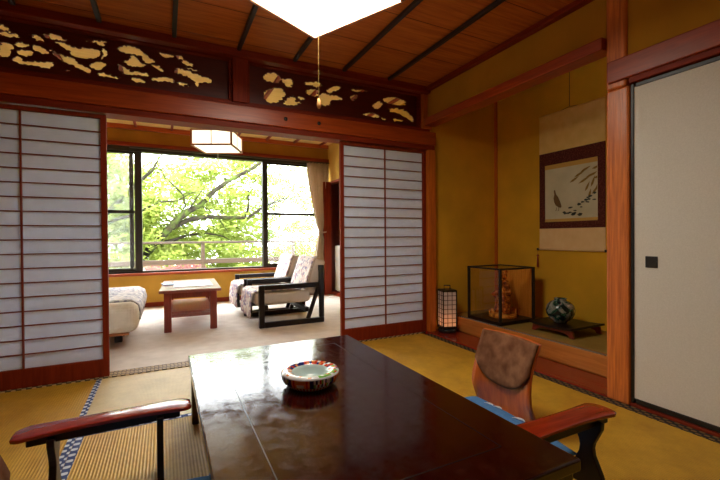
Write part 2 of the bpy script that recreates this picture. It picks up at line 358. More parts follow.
# main ceiling planks
struct('ceiling', MB().box(-2.4, 2.4, -1.6, 3.1, ZC, ZC+.05), M['ceil'])
o = MB()
for k in range(12): o.box(-2.3, XR, -1.5+k*.40, -1.5+k*.40+.004, ZC-.002, ZC+.002)
struct('trim_1', o, M['joint'])
for i, x in enumerate([-1.64, -1.21, -.785, -.36, .07, .50, .922, 1.344, 1.78]):
    struct('trim_%d' % (i+2), MB().box(x-.014, x+.014, -1.5, 2.965, ZC-.03, ZC-.003), M['batten'], bevel=.004)
struct('trim_11', MB().box(-2.3, XR, 2.99, 3.06, 2.275, ZC), M['beam_x'], bevel=.004)         # cornice over the carved panels
struct('trim_12', MB().box(2.20, 2.28, -1.5, 3.0, 2.295, ZC), M['beam_y'], bevel=.004)         # cornice on the alcove side
# walls of the main room
struct('wall_left', MB().box(-2.4, -2.3, -1.6, 3.1, -.03, ZC), M['ochre'])
struct('wall_back', MB().box(-2.3, 3.3, -1.6, -1.5, -.03, ZC), M['ochre'])
struct('wall_shoji_side', MB().box(-2.3, -1.305, 3.06, 3.2, -.03, 1.755).box(-1.305, -1.243, 3.12, 3.2, .006, 1.757).box(-2.3, -1.40, 3.08, 3.2, 1.95, 2.30), M['ochre'])
struct('wall_above_panels', MB().box(-2.4, 2.4, 3.06, 3.2, 2.30, 2.75), M['ochre'])
# lintel beam over the shoji (kamoi + nageshi)
struct('trim_13', MB().box(-2.3, 2.34, 3.05, 3.19, 1.757, 1.80), M['beam_x'], bevel=.003)
struct('trim_14', MB().box(-2.3, 2.34, 3.03, 3.19, 1.80, 1.925), M['nage_x'], bevel=.006)
struct('trim_15', MB().box(-2.3, 2.28, 3.045, 3.18, 1.925, 1.95), M['beam_x'], bevel=.003)
# post between the two carved panels, and side post
struct('trim_16', MB().box(.465, .575, 3.035, 3.19, 1.95, 2.30), M['beam_z'], bevel=.004)
struct('trim_17', MB().box(2.262, 2.34, 3.04, 3.18, 0, 1.757).box(2.20, 2.30, 3.04, 3.18, 1.95, 2.30), M['orange_z'], bevel=.004)
struct('trim_18', MB().box(-1.40, -1.28, 3.035, 3.19, 1.95, 2.30), M['beam_z'], bevel=.004)
# threshold
struct('trim_19', MB().box(-1.3, 2.2, 3.07, 3.19, -.03, .006), M['heri_pale'])

# ---- carved transom panels with pierced openings
def pierced(name, outer, holes, y0, th, mat, parent):
    cu = bpy.data.curves.new(name, 'CURVE'); cu.dimensions = '2D'; cu.fill_mode = 'BOTH'; cu.extrude = th/2; cu.bevel_depth = .0010; cu.bevel_resolution = 1
    for poly in [outer] + holes:
        sp = cu.splines.new('POLY'); sp.points.add(len(poly)-1); sp.use_cyclic_u = True
        for p, (x, z) in zip(sp.points, poly): p.co = (x, z, 0, 1)
    t = bpy.data.objects.new('tmp', cu); link(t)
    bpy.context.view_layer.update()
    dg = bpy.context.evaluated_depsgraph_get()
    me = bpy.data.meshes.new_from_object(t.evaluated_get(dg)); me.name = name
    bpy.data.objects.remove(t)
    me.transform(Matrix.Translation((0, y0, 0)) @ Matrix.Rotation(PI/2, 4, 'X'))
    me.materials.clear(); me.materials.append(mat)
    o = bpy.data.objects.new(name, me); link(o); o.parent = parent
    return o
from mathutils import noise as mnoise
def soften(poly, amp=.0075):
    """gnarled carved edge"""
    cxx = sum(p[0] for p in poly)/len(poly); czz = sum(p[1] for p in poly)/len(poly)
    poly = [Vector((cxx+(x-cxx)*1.06, czz+(z-czz)*1.10)) for x, z in poly]
    n = len(poly); out = []
    for i in range(n):
        p0, p1_, p2_, p3_ = poly[i-1], poly[i], poly[(i+1) % n], poly[(i+2) % n]
        k = max(2, int((p2_-p1_).length/.006))
        for j in range(k):
            t = j/k
            q = .5*((2*p1_) + (p2_-p0)*t + (2*p0-5*p1_+4*p2_-p3_)*t*t + (3*p1_-p0-3*p2_+p3_)*t**3)
            s_ = Vector((q.x*38, q.y*38, 0)); u_ = Vector((q.x*95, q.y*95, 5))
            d_ = Vector((mnoise.noise(s_), mnoise.noise(s_+Vector((9, 9, 9)))))*amp + Vector((mnoise.noise(u_), mnoise.noise(u_+Vector((9, 9, 9)))))*amp*.95
            out.append((q.x+d_.x, q.y+d_.y))
    return out
def ranma(x0, x1, holes, label):
    t = thing('carved_transom_panel', label, 'carved panel', ((x0+x1)/2, 3.13, 1.95), group='carved transom panels')
    cx = (x0+x1)/2
    hs = [soften([(x-cx, z-1.95) for x, z in h]) for h in holes]
    pierced('pierced_board', [(x0-cx, 0), (x1-cx, 0), (x1-cx, .345), (x0-cx, .345)], hs, 0, .012, M['panel_wood'], t)
    rl = MB(); rr = random.Random(len(holes))
    for h in hs:
        for i in range(0, len(h), 5):
            if rr.random() < .38: continue
            x, z = h[i]; x += rr.uniform(-.004, .004); z += rr.uniform(-.003, .003); r = rr.uniform(.005, .0125)
            if not (.03 < z < .318): continue
            a = rr.uniform(0, 2*PI)
            rl.lathe([(0, -1), (.7, -.75), (1, 0), (.7, .75), (0, 1)], 8)
            for v in list(rl.bm.verts)[-26:]:
                q = v.co; v.co = Vector((x+(q.x*r*1.5), q.z*.012, z+q.y*r*.8))
    rl.build('carved_relief', M['panel_wood'], t)
    f = MB(); w = x1-cx
    f.box(-w, w, -.05, .045, 0, .022).box(-w, w, -.05, .045, .325, .348).box(-w, -w+.02, -.05, .045, .022, .325).box(w-.02, w, -.05, .045, .022, .325)
    f.build('frame', M['beam_x'], t, bevel=.003)
    return t
HX = [[(x, z) for x, z in h] for h in HOLES_A]
# the pattern repeats to the left, out of the picture
ranma(-1.28, .463, HX, 'long pierced wooden transom panel carved with clouds and pines, left of the short post')
ranma(.577, 2.20, HOLES_B, 'long pierced wooden transom panel carved with trees, right of the short post')
for x in (.865, 1.145):
    n_ = MB(); n_.lathe([(0, .008), (.010, .007), (.016, .002), (.016, 0)], 12)
    o = n_.build('nail_cover', M['blackmetal']); o.rotation_euler = (PI/2, 0, 0); o.location = (x, 3.031, 1.865)
    tag(o, 'small dark round nail cover on the beam, ' + ('nearer the short post' if x < 1.0 else 'below the lamp pull cord'), 'nail cover', 'nail covers on the lintel beam')

# ---- shoji
def shoji(x0, label):
    t = thing('shoji_screen', label, 'sliding screen', (x0, YB+.0, .008), group='shoji screens')
    W, H, st, D = .90, 1.744, .034, .03
    f = MB()
    f.box(0, st, -D/2, D/2, 0, H).box(W-st, W, -D/2, D/2, 0, H).box(st, W-st, -D/2, D/2, 0, .115).box(st, W-st, -D/2, D/2, H-.026, H)
    f.build('frame', M['shoji_wood'], t, bevel=.002)
    MB().box(st, W-st, .004, .0055, .115, H-.026).build('paper', M['shoji_paper'], t)
    k = MB(); n = 18; h0, h1 = .115, H-.026
    for i in range(1, n): 
        z = h0+(h1-h0)*i/n; k.box(st, W-st, -.008, .004, z-.0035, z+.0035)
    k.box(W/2-.0045, W/2+.0045, -.010, .004, h0, h1)
    k.build('lattice', M['kumiko'], t)
    return t
shoji(-1.243, 'white paper shoji screen with dark red lattice, left side of the opening')
shoji(1.358, 'white paper shoji screen with dark red lattice, right side of the opening beside the alcove')

# ---- tatami
def tatami(x0, x1, y0, y1, mat, label, borders, bm_=None):
    t = thing('tatami_mat', label, 'tatami mat', ((x0+x1)/2, (y0+y1)/2, -.03), group='tatami mats')
    hx, hy = (x1-x0)/2-.0008, (y1-y0)/2-.0008
    MB().box(-hx, hx, -hy, hy, 0, .03).build('rush_surface', mat, t)
    w = .03
    for s in borders:
        if s == 'l': q = (-hx, -hx+w, -hy, hy)
        if s == 'r': q = (hx-w, hx, -hy, hy)
        if s == 'f': q = (-hx, hx, -hy, -hy+w)
        if s == 'b': q = (-hx, hx, hy-w, hy)
        MB().box(*q, .030, .0315).build('cloth_border', bm_ or M['heri_blue'], t)
    return t
tatami(-1.30, -.38, 1.25, 3.07, M['tat_y'], 'golden tatami mat in front of the left shoji screen', 'r')
tatami(-.38, 1.30, 2.215, 3.07, M['tat_x'], 'tatami mat at the threshold, paled by painted-in daylight sheen, behind the left armrest', 'f')
tatami(-.38, 1.30, .45, 2.215, M['tat_r'], 'tatami mat under the lacquered table and left armrest', 'l')
tatami(1.30, 2.19, 1.25, 3.07, M['tat_y'], 'golden tatami mat beside the alcove step in front of the right shoji screen', '')
tatami(1.30, 2.19, -1.5, 1.25, M['tat_y'], 'golden tatami mat in front of the white sliding door', '')
tatami(-1.30, -.38, -1.5, 1.25, M['tat_y'], 'golden tatami mat at the near left corner behind the left chair', 'r')
tatami(-.38, 1.30, -1.5, .45, M['tat_y'], 'tatami mat nearest the viewer under the near end of the table', '')
tatami(-2.30, -1.30, -1.5, 3.07, M['tat_y'], 'tatami mat along the left wall', '')
o = MB().box(2.191, 2.25, -1.5, 3.02, -.03, .0015).build('tatami_border', M['heri_dark'])
o['kind'] = 'structure'; o.name = 'trim_20'

# ---- tokonoma (alcove)
XK, XT, ZP = 2.53, 3.19, .15
struct('wall_alcove_left', MB().box(2.34, XT+.1, 3.10, 3.2, -.03, 2.75).box(2.28, 2.34, 3.10, 3.2, 1.95, 2.75), M['ochre_t'])
struct('wall_alcove', MB().box(XT, XT+.1, -1.5, 3.10, -.03, 2.75), M['ochre_t'])
struct('wall_alcove_right', MB().box(2.36, XT, 1.20, 1.25, -.03, 2.75), M['ochre_t'])
struct('ceiling_alcove', MB().box(2.25, XT+.1, 1.2, 3.2, 2.70, 2.75), M['ceil'])
struct('trim_21', MB().box(3.165, 3.19, 3.075, 3.10, ZP, 2.70), M['orange_z'])                 # corner strip
struct('floor_alcove_board', MB().box(2.25, XK, 1.25, 3.10, -.03, .012), M['red_toko'], bevel=.003)
struct('trim_22', MB().box(XK, XK+.06, 1.25, 3.10, .012, ZP), M['kamachi'], bevel=.006)
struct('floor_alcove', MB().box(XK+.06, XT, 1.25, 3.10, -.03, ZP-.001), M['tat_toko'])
struct('trim_23', MB().box(XK+.004, XK+.034, 1.25, 3.10, ZP, ZP+.002), M['heri_toko'])
struct('trim_24', MB().box(2.21, 2.33, 1.36, 3.04, 1.975, 2.045), M['nage_y'], bevel=.005)   # alcove lintel
struct('wall_above_alcove', MB().box(2.25, 2.31, 1.36, 3.04, 2.045, 2.75), M['ochre'])
struct('trim_25', MB().box(2.245, 2.36, 1.235, 1.36, 0, 1.74).box(2.245, 2.36, 1.25, 1.36, 1.74, 2.295), M['pillar'], bevel=.012)
# ---- right wall with sliding door
struct('trim_26', MB().box(2.228, 2.40, -1.5, 1.345, 1.775, 1.895), M['nage_y'], bevel=.006)
struct('trim_27', MB().box(2.24, 2.40, -1.5, 1.235, 1.745, 1.775), M['beam_y'], bevel=.003)
struct('wall_right', MB().box(2.26, 2.36, -1.5, 1.25, 1.865, 2.75), M['ochre'])
struct('trim_28', MB().box(2.25, 2.40, -1.5, 1.235, -.03, .018), M['beam_y'], bevel=.003)
struct('wall_behind_door', MB().box(2.36, 2.42, -1.5, 1.20, 0, 1.76), M['ochre'])
t = thing('door_1', 'white cloth sliding door in a thin black frame with square pull', 'sliding door', (2.268, .775, .022))
t['kind'] = 'structure'
MB().box(-.008, .008, -.43, .443, .025, 1.70).build('cloth_panel', M['fusuma'], t)
f = MB(); f.box(-.013, .013, .442, .458, 0, 1.717).box(-.013, .013, -.462, -.433, 0, 1.717).box(-.013, .013, -.433, .433, 0, .026).box(-.013, .013, -.433, .433, 1.697, 1.717)
f.build('door_frame', M['blackmetal'], t, bevel=.002)
h = MB(); h.box(-.012, -.007, .330, .388, .735, .795); h.build('door_handle', M['blackmetal'], t, bevel=.003)
t = thing('door_2', 'white cloth sliding door nearer the viewer', 'sliding door', (2.32, -.13, .018)); t['kind'] = 'structure'
MB().box(-.008, .008, -.43, .46, .025, 1.70).build('cloth_panel', M['fusuma'], t)
MB().box(-.013, .013, .46, .488, 0, 1.717).box(-.013, .013, -.433, .433, 0, .026).box(-.013, .013, -.433, .433, 1.697, 1.717).build('door_frame', M['blackmetal'], t)

# ================================================================== SUNROOM
YW, XS, ZS = 5.96, 2.40, 2.42
struct('floor_carpet', MB().box(-2.4, 3.3, 3.19, YW, -.03, .004), M['carpet'])
struct('wall_sunroom_left', MB().box(-2.4, -2.3, 3.2, 6.1, 0, 2.5), M['ochre_s'])
struct('wall_sunroom_right', MB().box(XS, XS+.06, 3.2, 6.1, 1.81, 2.5), M['ochre_s'])
struct('wall_sunroom_side', MB().box(XS, XS+.06, 3.2, 5.15, 0, 1.81), M['ochre_s'])
struct('wall_closet', MB().box(3.2, 3.26, 3.2, 6.1, 0, 2.5).box(XS, 3.2, 6.04, 6.1, 0, 2.5).box(XS+.06, 3.2, 3.2, 6.04, 2.0, 2.04), M['niche'])
struct('trim_29', MB().box(2.27, 2.40, 5.82, 5.95, 0, 1.81), M['beam_z'], bevel=.006)
struct('trim_30', MB().box(2.39, 2.48, 3.2, 5.95, 1.785, 1.82), M['beam_y'])
struct('trim_31', MB().box(2.40, 3.2, 5.15, 6.04, .004, .05), M['beam_y'])
struct('wall_window', MB().box(-2.4, XS, YW, YW+.12, -.03, .43), M['ochre_s'])
struct('wall_window_top', MB().box(-2.4, XS, YW, YW+.12, 2.14, 2.5), M['frieze'])
struct('baseboard_window', MB().box(-2.3, 2.27, YW-.02, YW, 0, .065), M['beam_x'], bevel=.003)
struct('trim_32', MB().box(-2.3, XS, YW-.06, YW+.12, .43, .465), M['nage_x'], bevel=.004)     # sill
struct('trim_33', MB().box(-2.3, XS, YW-.05, YW, 2.14, 2.19), M['beam_x'], bevel=.004)
struct('trim_34', MB().box(-2.3, XS, YW-.04, YW, 2.36, ZS), M['nage_x'], bevel=.004)
struct('ceiling_sunroom', MB().box(-2.4, XS, 3.2, YW+.1, ZS, ZS+.05), M['cream_board'])
for i in range(11):
    x = -2.05+i*.43
    struct('trim_%d' % (35+i), MB().box(x-.016, x+.016, 3.2, 5.92, ZS-.03, ZS), M['beam_y'], bevel=.004)
struct('wall_window_left', MB().box(-2.4, -1.6, YW, YW+.12, .43, 2.14), M['ochre_s'])
# windows: dark head rail and mullions, glazed bays
struct('window_1', MB().box(-1.6, XS, YW-.01, YW+.10, 2.08, 2.14).box(-1.6, XS, YW, YW+.10, .465, .49), M['sash'])
def sash(name, x0, x1, y, mid, gm, w=.05):
    t = bpy.data.objects.new(name, None); link(t); t.location = (x0, y, .49); t['kind'] = 'structure'
    W = x1-x0; H = 1.59; f = MB()
    f.box(0, w, -.015, .015, 0, H).box(W-w, W, -.015, .015, 0, H).box(w, W-w, -.015, .015, 0, .04).box(w, W-w, -.015, .015, H-.03, H)
    if mid: f.box(w, W-w, -.015, .015, mid-.02, mid+.02)
    f.build('window_frame', M['sash'], t, bevel=.002)
    if gm:
        p = MB(); p.box(w, W-w, -.002, .002, .04, H-.03); p.build('pane', gm, t)
    return t
sash('window_2', -1.10, -.27, YW+.035, .79, M['haze'])
sash('window_3', -.98, -.37, YW+.075, .79, M['haze'])
sash('window_4', 1.345, 2.36, YW+.035, .80, M['haze2'])
struct('window_5', MB().box(-.355, -.27, YW+.0, YW+.10, .49, 2.08).box(1.335, 1.41, YW, YW+.10, .49, 2.08).box(-1.2, -1.12, YW, YW+.10, .49, 2.08), M['sash'], bevel=.003)

# curtain
t = thing('curtain', 'beige checked curtain tied back at the right end of the window', 'curtain', (2.2, YW-.10, 0))
def cur(u, v):
    z = .10 + (2.10-.10)*v
    tz = (z-1.0)
    # width profile: gathered at the tieback
    full = .36 if z > 1 else .24
    k = min(1, abs(tz)/(.95 if z > 1 else .8))
    w = .12 + (full-.12)*k**.8
    right = (.12 + .05*k) if z > 1 else (.12 - .02*k)
    x = right - w*(1-u)
    if z > 1: x = (-.17 + .22*(1-k)**1.1) + w*u if False else right-w*(1-u)
    return Vector((x, .04*math.sin(u*2*PI*7)*(.55+.45*k) + .01*math.sin(u*21+z*3), z))
MB().grid(cur, 96, 40).build('cloth', M['curtain'], t, solid=.003)
MB().tube([(-.01,-.03,1.0),(.05,-.05,1.0),(.12,-.03,1.01),(.13,.03,1.02),(.05,.05,1.0),(-.01,.03,1.0),(-.01,-.03,1.0)], .010, 8).build('tieback', M['curtain'], t)
MB().box(-2.6, .18, -.012, .012, 2.105, 2.125).build('curtain_rail', M['sash'], t)

# sunroom pendant
t = thing('pendant_lantern', 'square paper lantern lamp with wooden frame hanging in the sunroom', 'lamp', (.527, 4.51, 1.90), -.43)
s = .205; hh = .155
f = MB()
for a in (-1, 1):
    for b in (-1, 1): f.box(a*s-.009, a*s+.009, b*s-.009, b*s+.009, 0, hh)
    for z in (0, hh):
        f.box(-s, s, a*s-.008, a*s+.008, z-.008, z+.008); f.box(a*s-.008, a*s+.008, -s, s, z-.008, z+.008)
    f.box(-.003, .003, a*(s+.004)-.002, a*(s+.004)+.002, 0, hh)
    f.box(a*(s+.004)-.002, a*(s+.004)+.002, -.003, .003, 0, hh)
f.build('frame', M['lamp_wood'], t)
p = MB(); p.box(-s+.009, s-.009, -s+.002, -s+.005, .008, hh-.008); p.box(-s+.009, s-.009, s-.005, s-.002, .008, hh-.008)
p.box(-s+.002, -s+.005, -s+.009, s-.009, .008, hh-.008); p.box(s-.005, s-.002, -s+.009, s-.009, .008, hh-.008); p.box(-s+.009, s-.009, -s+.009, s-.009, .0, .004)
p.build('paper_shade', M['lamp2'], t)
MB().tube([(-.1,0,hh),(0,0,ZS-1.90-.002)], .004, 6).tube([(.1,0,hh),(0,0,ZS-1.90-.002)], .004, 6).build('hanger', M['sash'], t)
MB().tube([(0,0,0),(0,0,-.16)], .0015, 5).build('pull_cord', M['white'], t)

# main lamp
t = thing('ceiling_lamp', 'large square white ceiling lamp in a thin wooden frame over the table', 'lamp', (.672, 1.777, 2.10), .474)
s = .30
MB().box(-s+.012, s-.012, -s+.012, s-.012, 0, .006).build('diffuser', M['lamp'], t)
f = MB()
for a in (-1, 1):
    f.box(-s, s, a*s-.008, a*s+.008, -.003, .018); f.box(a*s-.008, a*s+.008, -s+.008, s-.008, -.003, .018)
    f.box(-s-.03, s+.03, a*(s+.01)-.02, a*(s+.01)+.02, .10, .12); f.box(a*(s+.01)-.02, a*(s+.01)+.02, -s+.0, s, .10, .12)  # second pair: unseen top flange, added to shade the ceiling near the lamp
    for b in (-1, 1): f.box(a*s-.01, a*s+.01, b*s-.01, b*s+.01, .018, .10)
f.build('frame', M['lamp_wood'], t)
p = MB()
for a in (-1, 1):
    p.box(-s+.01, s-.01, a*s-.002, a*s+.002, .018, .10); p.box(a*s-.002, a*s+.002, -s+.01, s-.01, .018, .10)
p.build('paper_side', M['lamp_side'], t)
MB().box(-s-.02, s+.02, -s-.02, s+.02, .12, .128).build('added_shade_board', M['lamp_wood'], t)  # unseen overhanging board, added to block upward glow and shadow the ceiling
MB().tube([(0,0,.128),(0,0,.228)], .05, 20).build('ceiling_mount', M['lamp_wood'], t)
pc = MB().tube([(0,0,0),(0,0,-.50)], .0008, 5).build('pull_cord', M['gold'], t)
MB().lathe([(0,-.50),(.006,-.505),(.010,-.53),(.010,-.54),(.004,-.55),(0,-.55)], 12).build('knob', plain('amber knob', (.8,.42,.14), .4), pc)
# ================================================================== FURNITURE, MAIN ROOM
# low lacquered table
TX0, TX1, TY0, TY1, TZ = .098, .99, .665, 2.165, .33
t = thing('low_table', 'large glossy dark red lacquered low table in the middle of the tatami', 'table', ((TX0+TX1)/2, (TY0+TY1)/2, .0016))
w, l = (TX1-TX0)/2, (TY1-TY0)/2
MB().box(-w, w, -l, l, TZ-.034, TZ).build('table_top', M['lacquer'], t, bevel=.006, seg=3)
g = MB(); q = .143; e = .0018
for s in (-1, 1):
    g.box(s*(w-q)-e, s*(w-q)+e, -l+q, l-q, TZ-.001, TZ+.0004)
    g.box(-w+q, w-q, s*(l-q)-e, s*(l-q)+e, TZ-.001, TZ+.0004)
g.build('inlay_line', M['groove'], t)
a = MB(); i_ = .045
a.box(-w+i_, w-i_, -l+i_, -l+i_+.025, TZ-.10, TZ-.034).box(-w+i_, w-i_, l-i_-.025, l-i_, TZ-.10, TZ-.034)
a.box(-w+i_, -w+i_+.025, -l+i_+.025, l-i_-.025, TZ-.10, TZ-.034).box(w-i_-.025, w-i_, -l+i_+.025, l-i_-.025, TZ-.10, TZ-.034)
a.build('apron', M['lacq_dark'], t, bevel=.003)
for sx in (-1, 1):
    for sy in (-1, 1):
        cx, cy = sx*(w-.045), sy*(l-.045)
        m_ = MB(); m_.box(cx-.033, cx+.033, cy-.033, cy+.033, 0, TZ-.034)
        m_.build('leg', M['lacq_dark'], t, bevel=.008)

# ashtray bowl
cW = plain('porcelain white', (.86,.87,.88), .12, .6); cR = plain('porcelain red', (.62,.05,.02), .12, .6); cN = plain('porcelain navy', (.02,.03,.16), .12, .6)
cG = plain('porcelain green', (.20,.52,.10), .12, .6); cO = plain('porcelain orange', (.80,.28,.08), .12, .6); cC = plain('porcelain celadon', (.62,.76,.74), .1, .6)
t = thing('porcelain_bowl', 'round painted porcelain ashtray bowl in red, navy and green on the lacquered table', 'bowl', (.523, 1.508, TZ+.0028), .5)
n = 96
rnd = random.Random(3)
pat = [rnd.randrange(0, 5) for _ in range(n)]
def band(i, k):
    # outer wall cartouches : rows i 3..6
    seg = (k // 12) % 8; kk = k % 12
    if i in (3, 4, 5):
        if kk in (0, 11): return 2
        if seg % 2 == 0:
            if kk in (1, 10) or i in (3,): return 4
            if kk in (4, 5, 6, 7) and i == 4: return 0
            return 1 if kk in (2, 9) else 4
        return [0, 3, 0, 1, 0, 2, 0, 1, 3, 0, 2, 0][(kk + 3*i) % 12]
    if i in (1, 2): return 1 if k % 2 else 0
    if i == 6: return 0
    if i in (7, 8, 9):
        kk2 = (k//2 + i*3) % 9; sg = (k // 16) % 6
        if sg == 0: return [1, 4, 2, 1, 1, 2, 4, 1, 0][kk2]
        if sg == 1: return [2, 2, 4, 2, 1, 2, 2, 0, 2][kk2]
        if sg == 2: return [4, 0, 0, 4, 1, 0, 0, 4, 0][kk2]
        if sg == 3: return [0, 0, 0, 0, 0, 4, 0, 0, 0][kk2]
        if sg == 4: return [3, 3, 3, 0, 3, 1, 3, 3, 3][kk2]
        return [1, 1, 0, 4, 3, 1, 1, 0, 2][kk2]
    if i >= 10: return 5
    return 0
prof = [(.082, 0), (.090, .003), (.097, .010), (.103, .017), (.110, .022), (.116, .036), (.117, .052), (.113, .059), (.104, .062), (.088, .060), (.074, .055), (.066, .044), (.060, .022), (.04, .014), (0, .013)]
MB().lathe([(0, 0)]+prof[:1]+prof[1:], n, mif=lambda i, k: band(i-1 if i else 0, k)).build('bowl_body', [cW, cR, cN, cG, cO, cC], t)

# zaisu (legless chair), local: faces +x, back at x<0
def zaisu(name, label, loc, rz):
    t = thing(name, label, 'chair', loc, rz, 'legless floor chairs')
    prof = []          # (x, z) centre line seat -> back
    for k in range(10): prof.append((.42-.42*k/9.0, .018))
    prof += [(-.02, .024), (-.035, .042), (-.040, .07), (-.038, .11), (-.034, .16), (-.036, .21), (-.046, .26), (-.062, .31), (-.082, .36), (-.102, .405), (-.112, .428)]
    def wd(i):
        if i < 10: return .20
        z = prof[i][1]
        return .185 + .008*math.sin(z*14) if z < .40 else .180
    def sh(u, v):
        f = u*(len(prof)-1); i = min(int(f), len(prof)-2); fr = f-i
        x = prof[i][0]*(1-fr)+prof[i+1][0]*fr; z = prof[i][1]*(1-fr)+prof[i+1][1]*fr
        w_ = wd(i)*(1-fr)+wd(i+1)*fr
        y = (v*2-1)*w_
        cv = (.035 if z > .06 else 0)*min(1, (z-.05)/.1)
        return Vector((x + cv*(abs(v*2-1)**2), y, z))
    MB().grid(sh, 40, 14).build('bentwood_shell', M['ply'], t, solid=.011)
    def pad(u, v):
        zt, vv = .4275, v*2-1
        zb = .185 + .10*abs(vv)**2.4
        z = zb + (zt-zb)*u
        # shell x at z
        for i in range(12, len(prof)-1):
            if prof[i][1] <= z <= prof[i+1][1]:
                fr = (z-prof[i][1])/(prof[i+1][1]-prof[i][1]); x = prof[i][0]*(1-fr)+prof[i+1][0]*fr; w_ = wd(i)*(1-fr)+wd(i+1)*fr; break
        return Vector((x + .035*abs(vv)**2 + .012 + .005*(1-vv**4), vv*(w_-.004), z))
    MB().grid(pad, 16, 16).build('back_pad', M['patch'], t, solid=.010)
    return t
def zabuton(label, loc, rz, sx=.24, sy=.31):
    t = thing('floor_cushion', label, 'cushion', loc, rz, 'blue floor cushions')
    def c_(sgn):
        def f(u, v):
            a, b = u*2-1, v*2-1
            e = max(0, 1-abs(a)**6)*max(0, 1-abs(b)**6)
            return Vector((a*sx*(1-.03*b*b), b*sy*(1-.03*a*a), .024 + sgn*(.024*e**.35)))
        return f
    m_ = MB(); m_.grid(c_(1), 24, 24); m_.grid(c_(-1), 24, 24)
    bmesh.ops.remove_doubles(m_.bm, verts=m_.bm.verts, dist=.0008)
    c = m_.build('cover', M['blue'], t)
    p = MB()
    for (x, y, r, a0) in [(-.178, -.155, .026, 3.4), (-.190, -.105, .024, 3.4), (-.185, .035, .032, 3.5), (-.05, .05, .03, 1), (.06, -.12, .03, 2), (.1, .15, .03, 3)]:
        out = []; K = 10
        for i in range(K+1): a = a0 - 1.3 + 2.6*i/K; out.append((x+r*math.cos(a), y+r*math.sin(a)))
        for i in range(K, -1, -1):
            a = a0 - 1.3 + 2.6*i/K; rr = r*(.42+.56*abs(2*i/K-1)**1.5); out.append((x+rr*math.cos(a), y+rr*math.sin(a)))
        p.prism(out[:-1], .0475, .0492, 'z')
    q = p.build('crescent_print', M['white_print'], t); q['label'] = 'white crescent prints'
    return t
zaisu('floor_chair', 'legless floor chair with orange bentwood back and brown patterned pad, right of the table', (1.465, 1.41, 0), PI-.02)
zabuton('blue cushion with white crescent prints on the right floor chair', (1.268, 1.33, .026), PI-.06, .235, .32)
zaisu('floor_chair', 'legless floor chair at the left edge of the picture, only its dark back edge showing', (-.385, 1.215, 0), 0)
zabuton('blue cushion on the left floor chair, only its far corner showing', (-.07, 1.245, .026), 0, .225, .30)

# kyosoku: free standing armrest, local long axis x
def armrest(label, loc, rz):
    t = thing('armrest', label, 'armrest', loc, rz, 'free standing armrests')
    L_ = .275
    def hw(x):  # half width, wide rounded paddle ends
        k = abs(x)/L_
        return .044 + .016*k**2 if k < .86 else (.056)*(1-((k-.86)/.14)**2*.35)
    def top(u, v):
        x = (u*2-1)*L_; a = v*2-1
        return Vector((x, a*hw(x), .268 + .003*(1-a*a) - .006*abs(x/L_)**3 - .02*max(0, abs(x/L_)-.85)))
    m_ = MB(); m_.grid(top, 48, 10)
    m_.build('arm_board', M['arm_red'], t, solid=.012, bevel=.002)
    MB().box(-.235, .235, -.034, .034, .230, .2615).build('edge_shade_bar', M['black_wood'], t, bevel=.004)  # dark bar added in place of shade on the board's backlit side
    poly = []
    for z, w_ in [(.250,.058), (.225,.056), (.195,.042), (.165,.028), (.145,.024), (.12,.028), (.09,.042), (.06,.056), (.035,.064), (.0,.068)]: poly.append((z, w_))
    out = [(w_, z) for z, w_ in poly] + [(-w_, z) for z, w_ in poly[::-1]]
    for s in (-1, 1):
        m_ = MB(); m_.prism(out, s*.165-.011, s*.165+.011, 'x'); m_.build('leg', M['black_wood'], t, bevel=.003)
    return t
armrest('red lacquered armrest on black vase-shaped legs beside the right floor chair', (1.232, .915, .0015), .0)
armrest('dark lacquered armrest on narrow black legs beside the left floor chair', (-.19, 1.70, .0015), .03)

# ================================================================== ALCOVE OBJECTS
# hanging scroll on the back wall
t = thing('hanging_scroll', 'hanging scroll with a bird painting in maroon brocade on the alcove wall', 'scroll', (XT-.006, 2.24, .80))
W = .31
def sheet(name, y0, y1, z0, z1, d, mat, par=t, th=.0012):
    return MB().box(-d-th, -d, y0, y1, z0-.80, z1-.80).build(name, mat, par)
sheet('upper_silk', -W, W, 1.69, 2.04, .0, M['scroll_cream'])
sheet('lower_silk', -W, W, .80, .992, .0, M['scroll_pale'])
sheet('brocade_mount', -W, W, .992, 1.69, .0005, M['brocade'])
pa = sheet('painting', -.247, .247, 1.062, 1.562, .002, fabric('painting silk', [(.3, (.60,.60,.42)), (.7, (.78,.76,.58))], 4, .7, 'noise', .1))
sheet('gold_strip', -.247, .247, 1.535, 1.575, .0035, M['gold'], pa); sheet('gold_strip', -.247, .247, 1.052, 1.078, .0035, M['gold'], pa)
rl = MB().tube([(-.006, -W, 0), (-.006, W, 0)], .009, 12).build('roller', M['scroll_pale'], t)
for s_ in (-1, 1): MB().tube([(-.006, s_*W, 0), (-.006, s_*(W+.022), 0)], .011, 12).build('roller_knob', M['blackmetal'], rl)
MB().tube([(-.004, -W, 1.24), (-.004, W, 1.24)], .006, 8).build('top_rod', M['scroll_cream'], t)
MB().tube([(-.004, -.10, 1.242), (-.004, 0, 1.258), (-.004, .10, 1.242)], .002, 5).tube([(-.004, 0, 1.257), (-.004, 0, 1.60)], .0022, 5).build('hanging_cord', M['batten'], t)
def flat(name, polys, mat, z0=0, d=.0045):
    m_ = MB()
    for p in polys: m_.prism([(y, z-.80) for y, z in p], -d-.0006, -d, 'x')
    return m_.build(name, mat, pa)
bird = [(.155,1.33),(.150,1.342),(.142,1.338),(.138,1.325),(.132,1.30),(.112,1.275),(.095,1.24),(.078,1.19),(.085,1.175),(.105,1.18),(.135,1.20),(.152,1.23),(.158,1.265),(.150,1.30)]
